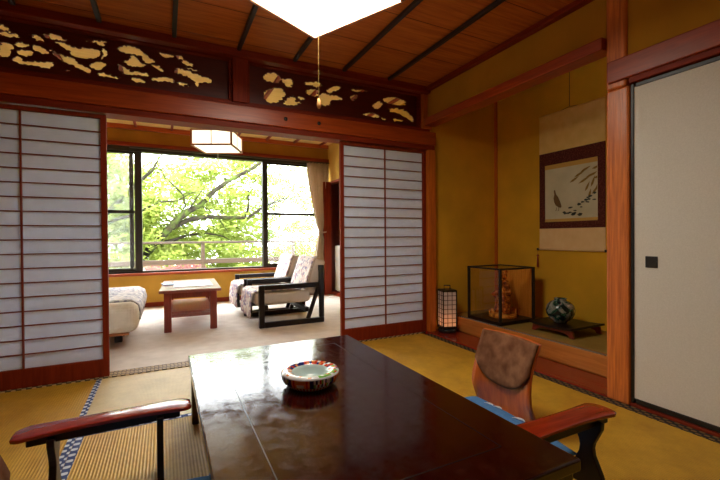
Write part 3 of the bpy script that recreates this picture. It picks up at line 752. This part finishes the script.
flat('painted_bird', [bird, [(.13,1.182),(.126,1.182),(.128,1.155),(.14,1.15),(.14,1.154),(.132,1.158)], [(.108,1.182),(.104,1.182),(.104,1.152),(.118,1.148),(.118,1.152),(.108,1.156)]], plain('painted brown', (.16,.10,.035), .8))
leaves = []
for (y, z, a, l_) in [(.0,1.39,.5,.10), (-.04,1.43,.45,.12), (-.10,1.47,.4,.10), (-.08,1.37,.5,.14), (-.15,1.42,.3,.12), (-.14,1.30,1.1,.09), (-.19,1.33,1.2,.10), (-.20,1.27,.9,.10), (-.17,1.24,1.3,.08), (-.22,1.40,.4,.05), (-.20,1.48,.3,.08)]:
    dy, dz = -math.cos(a), math.sin(a); ny, nz = -dz, dy
    pts = [(0, 0), (.3, .011), (.6, .010), (1, 0), (.6, -.007), (.3, -.008)]
    P_ = [(y+dy*q*l_+ny*r, z+dz*q*l_+nz*r) for q, r in pts]
    leaves.append([(min(max(a_, -.245), .245), b_) for a_, b_ in P_])
flat('painted_reeds', leaves, plain('painted ochre', (.30,.20,.035), .8), d=.0048)
tufts = []
rr = random.Random(5)
for i in range(26):
    y = rr.uniform(-.235, .0); z = 1.12+.12*max(0, -y/.24)+rr.uniform(-.03, .05); r = rr.uniform(.006, .014)
    if i > 18: y = rr.uniform(-.1, .06); z = 1.105+rr.uniform(-.01, .03)
    tufts.append([(y+r*math.cos(k*PI/3+i)*1.6, z+r*math.sin(k*PI/3+i)*rr.uniform(.4, 1)) for k in range(6)])
flat('painted_grass', tufts, plain('painted ink', (.05,.065,.05), .8), d=.0052)
ts = MB(); ts.tube([(-.01, W+.014, 0), (-.012, W+.014, -.05)], .0015, 5).lathe([(0,-.05),(.010,-.056),(.010,-.068),(0,-.074)], 10, (-.012, W+.014, 0)).lathe([(.004,-.074),(.007,-.10),(.010,-.17),(0,-.17)], 10, (-.012, W+.014, 0))
ts.build('tassel', plain('red tassel', (.35,.06,.03), .8), t)

# glass display case
cx0, cx1, cy0, cy1 = 2.56, 2.99, 2.445, 2.85; HC = .495
t = thing('display_case', 'black framed glass display case on the alcove floor', 'display case', ((cx0+cx1)/2, (cy0+cy1)/2, ZP+.0))
a_, b_ = (cx1-cx0)/2, (cy1-cy0)/2; f = MB(); e = .0105
for sx in (-1, 1):
    for sy in (-1, 1): f.box(sx*(a_-e)-e, sx*(a_-e)+e, sy*(b_-e)-e, sy*(b_-e)+e, .03, HC)
    f.box(sx*(a_-e)-e, sx*(a_-e)+e, -b_, b_, HC-.014, HC).box(-a_, a_, sx*(b_-e)-e, sx*(b_-e)+e, HC-.014, HC)
f.build('frame', M['blackmetal'], t, bevel=.002)
MB().box(-a_, a_, -b_, b_, .0015, .032).build('base', M['black_wood'], t, bevel=.003)
MB().box(-a_+.016, -a_+.018, -b_+.017, b_-.017, .032, HC-.014).box(-a_+.017, a_-.017, -b_+.016, -b_+.018, .032, HC-.014).box(-a_+.017, a_-.017, b_-.018, b_-.016, .032, HC-.014).box(-a_+.017, a_-.017, -b_+.017, b_-.017, HC-.008, HC-.005).build('glass', M['clear'], t)
MB().box(a_-.018, a_-.014, -b_+.017, b_-.017, .032, HC-.014).build('back_board', wood('case back', (.62,.20,.02), (.88,.38,.06), 'z', 2, rough=.25), t)
# figurine inside
amb = fabric('amber figurine glaze', [(.38, (.16,.02,.004)), (.55, (.55,.12,.012)), (.72, (.95,.45,.10))], 38, .25, 'noise', .5)
t = thing('figurine', 'amber robed standing figurine on a rough orange base inside the glass case', 'figurine', (2.79, 2.635, ZP+.0335), -.3)
bd = MB()
rr = random.Random(11)
def robe(u, v):
    z = .04 + .30*u; a = v*2*PI
    r = .066*(1-u)**.7 + .026 + .012*math.sin(a*3+u*7)*(1-u)
    if u > .55: r += .012*math.sin((u-.55)/.45*PI)
    if u > .97: r *= .5
    return Vector((r*math.cos(a)*.8 + .02*u, r*math.sin(a), z))
bd.grid(robe, 24, 32); 
bd.tube([(.02,.05,.25),(.01,.10,.21),(-.02,.12,.17)], [.026,.03,.038], 10).tube([(.02,-.05,.25),(.0,-.10,.23),(-.03,-.13,.26)], [.026,.03,.03], 10)
bd.build('robe', amb, t)
MB().lathe([(0,-.034),(.018,-.03),(.026,-.012),(.027,.006),(.020,.026),(0,.034)], 16, (.015,0,.375)).lathe([(0,.0),(.020,.004),(.024,.02),(.012,.036),(0,.04)], 12, (.022,0,.395)).build('head', amb, t)
bs = MB()
bs.lathe([(0,0),(.125,0),(.118,.02),(.09,.035),(0,.04)], 24)
for i in range(46):
    a = rr.uniform(0, 2*PI); r = rr.uniform(.05, .125); h = rr.uniform(.02, .055)
    bs.tube([(r*math.cos(a), r*math.sin(a), .012), (r*1.05*math.cos(a), r*1.05*math.sin(a), .02+h)], [.014, .004], 6)
bs.build('rough_base', fabric('orange base', [(.3, (.6,.12,.01)), (.7, (.98,.50,.08))], 50, .35, 'noise', .6), t)

# low stand and vase
t = thing('low_stand', 'low dark wooden stand with curved apron legs under the vase', 'stand', (2.89, 2.07, ZP+.001), .0)
def stop_(u, v):
    y = (v*2-1)*.19; x = (u*2-1)*.20
    return Vector((x, y, .062 + .012*abs(y/.19)**4))
MB().grid(stop_, 12, 24).build('stand_top', M['black_wood'], t, solid=.016, bevel=.003)
out = [(-.175,.055),(.175,.055),(.185,.0),(.15,.0),(.135,.022),(.06,.034),(0,.030),(-.06,.034),(-.135,.022),(-.15,0),(-.185,0)]
for s in (-1, 1):
    MB().prism(out, s*.165-.008, s*.165+.008, 'x').build('leg_board', M['table_red'], t, bevel=.002)
t = thing('vase', 'round green and white glazed vase on the low stand', 'vase', (2.87, 2.105, ZP+.0735))
t.scale = (.92, .92, .95)
vm, nt, b = newmat('vase glaze'); L = nt.links.new
tc = N(nt, 'ShaderNodeTexCoord'); no = N(nt, 'ShaderNodeTexNoise'); no.inputs['Scale'].default_value = 9; no.inputs['Detail'].default_value = 3; no.inputs['Distortion'].default_value = 1.3
r = ramp(nt, [(.33, (.012,.02,.02)), (.42, (.02,.09,.06)), (.46, (.20,.24,.22)), (.53, (.30,.33,.29)), (.62, (.70,.72,.66))]); r.color_ramp.interpolation = 'CONSTANT'
L(tc.outputs['Object'], no.inputs['Vector']); L(no.outputs['Fac'], r.inputs['Fac']); L(r.outputs['Color'], b.inputs['Base Color']); b.inputs['Roughness'].default_value = .12
MB().lathe([(0,0),(.05,0),(.055,.008),(.092,.035),(.115,.075),(.118,.105),(.108,.145),(.080,.175),(.050,.186),(.047,.196),(.056,.204),(.050,.205),(.040,.195),(.038,.18),(0,.17)], 48).build('vase_body', vm, t)

# lantern
t = thing('floor_lantern', 'small black lattice paper lantern glowing at its foot, standing by the alcove post', 'lantern', (2.412, 2.967, .0135), -.28)
MB().lathe([(0,0),(.082,0),(.085,.008),(.085,.03),(.078,.036),(0,.036)], 28).build('round_base', plain('chrome black', (.05,.05,.055), .15, .6, .7), t)
s = .066; f = MB(); z0, z1 = .055, .395
for a in (-1, 1):
    for b2 in (-1, 1): f.box(a*s-.005, a*s+.005, b2*s-.005, b2*s+.005, .036, z1+.008)
    for z in (z0-.004, z1): f.box(-s, s, a*s-.005, a*s+.005, z-.006, z+.010).box(a*s-.005, a*s+.005, -s, s, z-.006, z+.010)
f.box(-s, s, -s, s, z1+.002, z1+.010); f.box(-s, s, -s, s, z0-.014, z0-.006)
f.build('frame', M['blackmetal'], t, bevel=.001)
k = MB()
for a in (-1, 1):
    for i in range(1, 8):
        z = z0+(z1-z0)*i/8; k.box(-s, s, a*(s+.001)-.002, a*(s+.001)+.002, z-.002, z+.002).box(a*(s+.001)-.002, a*(s+.001)+.002, -s, s, z-.002, z+.002)
    for i in (-1, 1):
        k.box(i*s/3-.002, i*s/3+.002, a*(s+.001)-.002, a*(s+.001)+.002, z0, z1).box(a*(s+.001)-.002, a*(s+.001)+.002, i*s/3-.002, i*s/3+.002, z0, z1)
k.build('lattice', M['blackmetal'], t)
p = MB()
for a in (-1, 1): p.box(-s+.004, s-.004, a*(s-.003)-.0006, a*(s-.003)+.0006, z0, z1).box(a*(s-.003)-.0006, a*(s-.003)+.0006, -s+.004, s-.004, z0, z1)
p.build('paper', paper('lantern paper', (.90,.90,.90), .25), t)
MB().lathe([(0,0),(.012,.002),(.016,.018),(.010,.034),(0,.045)], 12, (0,0,.075)).build('bulb', emissive('lantern bulb', (1,.30,.08), 40), t)
MB().tube([(-.03,0,z1+.008),(-.03,0,z1+.048),(.03,0,z1+.048),(.03,0,z1+.008)], .006, 6).build('handle', M['blackmetal'], t)

# ================================================================== SUNROOM FURNITURE
def rbox(x0, x1, y0, y1, z0, z1, M4=None):
    m_ = MB(); m_.box(x0, x1, y0, y1, z0, z1, M4); return m_
def armchair(label, loc):
    t = thing('lounge_chair', label, 'armchair', loc, 0, 'armchairs facing the coffee table')
    W_ = .68; D_ = .70       # x 0 (front) .. D_, y 0..W_
    for y in (0, W_-.045):
        f = MB(); y1 = y+.045
        f.box(0, .055, y, y1, 0, .435).box(.055, D_-.05, y, y1, .385, .435).box(.055, D_, y, y1, 0, .055)
        f.box(D_-.05, D_, y, y1, .055, .62)
        f.prism([(.50, .055), (.545, .055), (.70, .50), (.665, .50)], y+.006, y1-.006, 'y')
        f.build('side_frame', M['black_wood'], t, bevel=.006)
    MB().box(.06, .10, .045, W_-.045, .17, .22).build('seat_rail', M['black_wood'], t, bevel=.003)
    MB().box(.50, .54, .045, W_-.045, .12, .17).build('seat_rail', M['black_wood'], t, bevel=.003)
    MB().box(D_-.05, D_-.015, .045, W_-.045, .56, .62).box(D_-.05, D_-.015, .045, W_-.045, .30, .36).build('back_rail', M['black_wood'], t, bevel=.003)
    MB().box(-.03, .56, .05, W_-.05, .225, .355).build('seat_cushion', M['sofa_cream'], t, bevel=.035, seg=4)
    R_ = Matrix.Translation((.50, 0, .33)) @ Matrix.Rotation(.33, 4, 'Y')
    MB().box(0, .13, .05, W_-.05, 0, .395, R_).build('back_cushion', M['sofa_cream'], t, bevel=.035, seg=4)
    c = MB(); y0, y1 = .075, W_-.075
    def dr(u, v):
        path = [(-.075,.10),(-.078,.18),(-.070,.27),(-.055,.345),(-.02,.367),(.1,.367),(.3,.367),(.46,.367)]
        q = u*(len(path)-1); i = min(int(q), len(path)-2); fr = q-i
        x = path[i][0]*(1-fr)+path[i+1][0]*fr; z = path[i][1]*(1-fr)+path[i+1][1]*fr
        return Vector((x+.008*math.sin(v*19)*(1 if u < .4 else 0), y0+(y1-y0)*v, z+.003*math.sin(v*23+u*9)))
    c.grid(dr, 28, 20)
    def db(u, v):
        p_ = R_ @ Vector((-.010+ (.0 if u < .93 else (u-.93)*.9), 0, .03+.38*u)); return Vector((p_.x, y0+(y1-y0)*v, p_.z+.002*math.sin(v*20)))
    c.grid(db, 16, 16)
    c.build('fabric_cover', M['cover'], t, solid=.008)
    return t
armchair('black framed cream armchair with patterned cover, the nearer of the pair', (.845, 3.97, .0045))
armchair('black framed cream armchair with patterned cover, the one closer to the window', (.825, 4.70, .0045))

# coffee table
t = thing('coffee_table', 'small red wooden coffee table with a shelf on the sunroom carpet', 'table', (.245, 4.70, .0045), -.04)
MB().box(-.285, .285, -.50, .50, .385, .415).build('table_top', M['table_top'], t, bevel=.006)
for sx in (-1, 1):
    for sy in (-1, 1):
        MB().box(sx*.21-.033, sx*.21+.033, sy*.44-.035, sy*.44+.035, 0, .385).build('leg', M['table_red'], t, bevel=.004)
MB().box(-.20, .20, -.46, -.42, .33, .385).box(-.20, .20, .42, .46, .33, .385).box(-.235, -.195, -.41, .41, .33, .385).box(.195, .235, -.41, .41, .33, .385).build('apron', M['table_red'], t, bevel=.003)
MB().box(-.20, .20, -.43, .43, .17, .192).box(-.20, .20, -.435, -.41, .135, .17).box(-.20, .20, .41, .435, .135, .17).build('shelf', M['table_top'], t, bevel=.003)
o = MB().box(-.19, .19, -.26, .26, 0, .004).build('paper_sheet', M['white']); o.location = (.27, 4.68, .4205); o.rotation_euler = (0,0,-.02)
tag(o, 'flat white sheet of paper on the coffee table', 'paper')
o = MB().box(-.05, .05, -.10, .10, 0, .012).build('booklet', M['bluegrey'], bevel=.002); o.location = (.02, 4.74, .4205); o.rotation_euler = (0,0,.15)
tag(o, 'small blue grey booklet at the left side of the coffee table', 'book')

# daybed at the left
t = thing('daybed', 'low cream daybed half hidden behind the left shoji screen', 'daybed', (-.60, 4.2, .0045))
MB().box(-.38, .33, -.52, .62, .135, .16).build('bed_frame', M['lamp_wood'], t, bevel=.006)
for sx in (-1, 1):
    for sy in (-1, 1): MB().box(sx*.22-.03, sx*.22+.03, sy*.12-.03, sy*.12+.03, 0, .135).build('leg', M['black_wood'], t, bevel=.003)
MB().box(-.40, .40, -.58, .64, .16, .40).build('mattress', M['cream'], t, bevel=.07, seg=5)
def qf(u, v):
    path = [(-.41,.30),(-.405,.36),(-.35,.408),(.0,.41),(.34,.408),(.395,.37),(.412,.30),(.405,.25)]
    q = u*(len(path)-1); i = min(int(q), len(path)-2); fr = q-i
    x = path[i][0]*(1-fr)+path[i+1][0]*fr; z = path[i][1]*(1-fr)+path[i+1][1]*fr
    return Vector((x+.004*math.sin(v*40), -.46+1.06*v, z+.004*math.sin(v*31+u*11)))
MB().grid(qf, 40, 30).build('quilt', M['quilt'], t, solid=.012)

# fridge in the closet
t = thing('small_fridge', 'small cream white fridge in the dark side niche beside the curtain', 'fridge', (2.70, 5.62, .051))
MB().box(-.22, .22, -.21, .21, 0, .74).build('body', M['fridge'], t, bevel=.012)
MB().box(-.245, -.222, -.205, .205, .02, .735).build('door', M['fridge'], t, bevel=.008)
MB().box(-.255, -.246, -.19, -.17, .45, .60).build('handle', M['sash'], t)

# ================================================================== OUTSIDE
struct('floor_balcony', MB().box(-4, 5, 6.1, 7.15, -.2, -.05), M['rail'])
t = thing('balcony_railing', 'weathered wooden balcony railing outside the window', 'railing', (.565, 7.0, -.05))
MB().box(-4, 4.2, -.03, .03, .885, .92).build('top_rail', M['rail'], t, bevel=.004)
MB().box(-4, 4.2, -.02, .02, .545, .625).build('middle_rail', M['rail'], t, bevel=.004)
for k in (-2, -1, 0, 1, 2): MB().box(k*1.55-.028, k*1.55+.028, -.025, .025, 0, .885).build('post', M['rail'], t, bevel=.003)
struct('ground', MB().box(-30, 35, 7.2, 45, -3.2, -3.0), plain('garden ground', (.08,.09,.04), .95))

def leafmat(name, cs):
    m, nt, b = newmat(name); L = nt.links.new; out = nt.nodes['Material Output']; nt.nodes.remove(b)
    tc = N(nt, 'ShaderNodeTexCoord'); no = N(nt, 'ShaderNodeTexNoise'); no.inputs['Scale'].default_value = 2.2; no.inputs['Detail'].default_value = 6; no.inputs['Roughness'].default_value = .8
    L(tc.outputs['Object'], no.inputs['Vector']); r = ramp(nt, [(.32+i*.36/(len(cs)-1), c) for i, c in enumerate(cs)]); L(no.outputs['Fac'], r.inputs['Fac'])
    d = N(nt, 'ShaderNodeBsdfDiffuse'); tr = N(nt, 'ShaderNodeBsdfTranslucent'); mx = N(nt, 'ShaderNodeMixShader'); mx.inputs[0].default_value = .5
    L(r.outputs['Color'], d.inputs['Color']); L(r.outputs['Color'], tr.inputs['Color']); L(d.outputs[0], mx.inputs[1]); L(tr.outputs[0], mx.inputs[2]); L(mx.outputs[0], out.inputs['Surface'])
    return m
GREEN = leafmat('fresh leaves', [(.16,.24,.035), (.31,.38,.08), (.50,.54,.22)])
GREEN2 = leafmat('far leaves', [(.20,.27,.07), (.32,.39,.14), (.48,.53,.28)])
RUST = leafmat('rusty leaves', [(.16,.06,.05), (.34,.17,.15), (.42,.34,.22)])
BARK = fabric('mossy bark', [(.35, (.018,.014,.010)), (.5, (.03,.026,.014)), (.65, (.06,.09,.015))], 6, .95, 'noise', 1)
def leaves_mesh(name, blobs, per, size, mat, parent, rr):
    vs, fs = [], []
    for (c, rad) in blobs:
        for _ in range(per):
            while True:
                d = Vector((rr.uniform(-1,1), rr.uniform(-1,1), rr.uniform(-1,1)))
                if d.length < 1: break
            p = Vector(c) + Vector((d.x*rad[0], d.y*rad[1], d.z*rad[2]))
            a = Vector((rr.uniform(-1,1), rr.uniform(-1,1), rr.uniform(-.6,.6))).normalized(); b_ = a.cross(Vector((rr.uniform(-.5,.5), rr.uniform(-1,0), 1)).normalized())
            s_ = size*rr.uniform(.6, 1.3); i = len(vs)
            vs += [p-a*s_, p+b_*s_*.45, p+a*s_, p-b_*s_*.45]; fs.append((i, i+1, i+2, i+3))
    me = bpy.data.meshes.new(name); me.from_pydata(vs, [], fs); me.materials.append(mat)
    o = bpy.data.objects.new(name, me); link(o); o.parent = parent; return o
BR = [[(-0.275, 0.708), (-0.165, 0.849), (0.058, 1.095), (0.229, 1.304), (0.441, 1.486), (0.678, 1.616), (0.942, 1.92), (1.277, 2.178), (1.667, 2.403), (1.982, 2.63), (2.308, 2.957)], [(0.133, 1.137), (0.246, 1.2), (0.439, 1.307), (0.795, 1.376), (1.269, 1.361), (1.658, 1.367), (1.904, 1.553), (2.018, 1.625), (2.415, 1.799), (2.902, 1.888)], [(0.0, 0.847), (0.225, 0.907), (0.436, 0.99), (0.792, 1.031), (0.874, 1.139), (1.184, 1.272)], [(0.792, 1.031), (1.119, 0.965), (1.392, 0.83), (1.719, 0.871)], [(-1.4,1.1),(-0.619, 1.373), (-0.409, 1.467), (-0.102, 1.648), (0.232, 1.68), (0.483, 1.836)], [(-1.2,1.2),(-0.526, 1.995), (-0.402, 2.142), (-0.222, 2.336), (-0.111, 2.589), (0.039, 2.849)], [(0.229, 1.304), (0.384, 1.58), (0.348, 1.831), (0.013, 2.167), (-0.077, 2.346), (0.035, 2.54), (0.242, 2.661)], [(1.614, 1.366), (1.682, 1.638), (1.663, 1.953), (1.866, 2.28), (2.006, 2.7)], [(0.942, 1.92), (1.124, 1.534), (1.417, 1.186), (1.72, 0.961)], [(0.678, 1.631), (0.958, 1.444), (1.203, 1.052)], [(1.904, 1.553), (2.296, 1.656), (2.654, 1.595), (2.975, 1.699)]]
RA = [.085, .06, .035, .02, .035, .05, .02, .028, .014, .012, .022]
rr = random.Random(21)
t = thing('garden_tree', 'spreading mossy tree with fresh green leaves just beyond the railing', 'tree', (-1.2, 9.0, -3.0))
b = MB()
off = Vector((-1.2, 9.0, -3.0))
# the trunk rises from the garden
b.tube([(0,.3,0),(.1,.25,1.5),(.35,.1,2.8),(.925,0,3.708)], [.26,.22,.17,.09], 12)
b.tube([(.35,.1,2.8),(-.2,.2,4.1)], [.12,.05], 10); b.tube([(.1,.25,1.9),(-.4,.3,3.2),(.0,.1,4.3)], [.13,.10,.06], 10)
for l_, r0 in zip(BR, RA):
    pts = []; n_ = len(l_); dy = rr.uniform(-.25, .25)
    for i, (x, z) in enumerate(l_): pts.append(Vector((x, 9.0+dy*i/n_*2, z))-off)
    b.tube(pts, [r0*(1-.72*i/(n_-1)) for i in range(n_)], 8)
    for _ in range(4):
        i = rr.randrange(1, n_); p = pts[i]; d = Vector((rr.uniform(-.5,.5), rr.uniform(-.4,.4), rr.uniform(-.1,.5)))
        b.tube([p, p+d*.5+Vector((0,0,.03)), p+d], [r0*.25, r0*.16, .004], 5)
b.build('trunk_and_branches', BARK, t)
blobs = []
while len(blobs) < 780:
    x = rr.uniform(-2.0, 4.0); z = rr.uniform(-.9, 2.85)
    if x > 2.0 and rr.random() < .6: continue
    if z > 2.1 and x > -.2 and x < 1.1 and rr.random() < .35: continue
    blobs.append(((x+1.2, rr.uniform(-.2, 2.4), z+3.0), (.34, .3, .16)))
leaves_mesh('foliage', blobs, 85, .066, GREEN, t, rr)
specs = [(-4.6, 14.5, 2.2, 2.4, 70, 'pale leafy tree far left beyond the railing'), (.6, 15.0, 2.2, 2.6, 120, 'pale leafy tree behind the mossy branches'),
         (5.6, 13.5, 1.4, 1.3, 50, 'pale leafy tree at the right of the view, seen through the right pane')]
for (x, y, hw_, h_, nb, lab) in specs:
    t = thing('background_tree', lab, 'tree', (x, y, -3.0), 0, 'trees beyond the balcony')
    MB().tube([(0,0,0),(.1,0,2),(.0,.1,3.6)], [.2,.15,.05], 8).build('trunk', BARK, t)
    bl = [((rr.uniform(-hw_,hw_), rr.uniform(-1.2,1.2), rr.uniform(.6, h_+3.3)), (.5,.5,.35)) for _ in range(nb)]
    leaves_mesh('foliage', bl, 75, .11, GREEN2, t, rr)
shr = [(.10, 7.75, RUST, 'rusty pink leafed shrub below the railing at left'), (1.5, 8.05, GREEN, 'bright green shrub below the railing at centre'), (3.0, 8.0, GREEN, 'bright green shrub below the railing at right, behind the armchairs'), (-1.5, 8.0, RUST, 'rusty leafed shrub at the far left below the railing')]
for (x, y, mt, lab) in shr:
    t = thing('garden_shrub', lab, 'shrub', (x, y, -3.0), 0, 'shrubs below the railing')
    MB().tube([(0,0,0),(0,0,2.6)], [.06,.03], 6).build('stem', BARK, t)
    hi = 3.36 if mt is RUST else 3.3
    bl = [((rr.uniform(-.44,.44), rr.uniform(-.3,.3), rr.uniform(1.6, hi)), (.22,.22,.2)) for _ in range(50)] + ([((-.42+.105*q, rr.uniform(-.3,0), 3.34+rr.uniform(-.05,.05)), (.16,.16,.14)) for q in range(9)] if mt is RUST else [])
    leaves_mesh('foliage', bl, 90, .045, mt, t, rr)

# ================================================================== WORLD, LIGHT, CAMERA
w = bpy.data.worlds.new('world'); SC.world = w; w.use_nodes = True
bg = w.node_tree.nodes['Background']; bg.inputs['Color'].default_value = (.93, .97, 1, 1); bg.inputs['Strength'].default_value = 9
def sun(name, e, strength, col, angle):
    l = bpy.data.lights.new(name, 'SUN'); l.energy = strength; l.color = col; l.angle = angle
    o = bpy.data.objects.new(name, l); link(o); o.rotation_euler = e; return o
cam = bpy.data.cameras.new('camera'); cam.sensor_width = 36; cam.lens = 390/720*36; cam.clip_start = .02; cam.clip_end = 200
co = bpy.data.objects.new('camera', cam); link(co)
R3 = Matrix(((0.894377, 0.010249, -0.447197), (-0.447258, 0.004622, -0.894393), (-0.0071, 0.999937, 0.008718)))
co.matrix_world = Matrix.Translation((0, 0, .93)) @ R3.to_4x4()
SC.camera = co
SC.view_settings.view_transform = 'Standard'
SC.view_settings.look = 'None'; SC.view_settings.gamma = 1; SC.view_settings.exposure = .95; SC.view_settings.use_curve_mapping = False
SC.cycles.use_denoising = True
SC.cycles.max_bounces = 12; SC.cycles.transparent_max_bounces = 16; SC.cycles.sample_clamp_indirect = 6
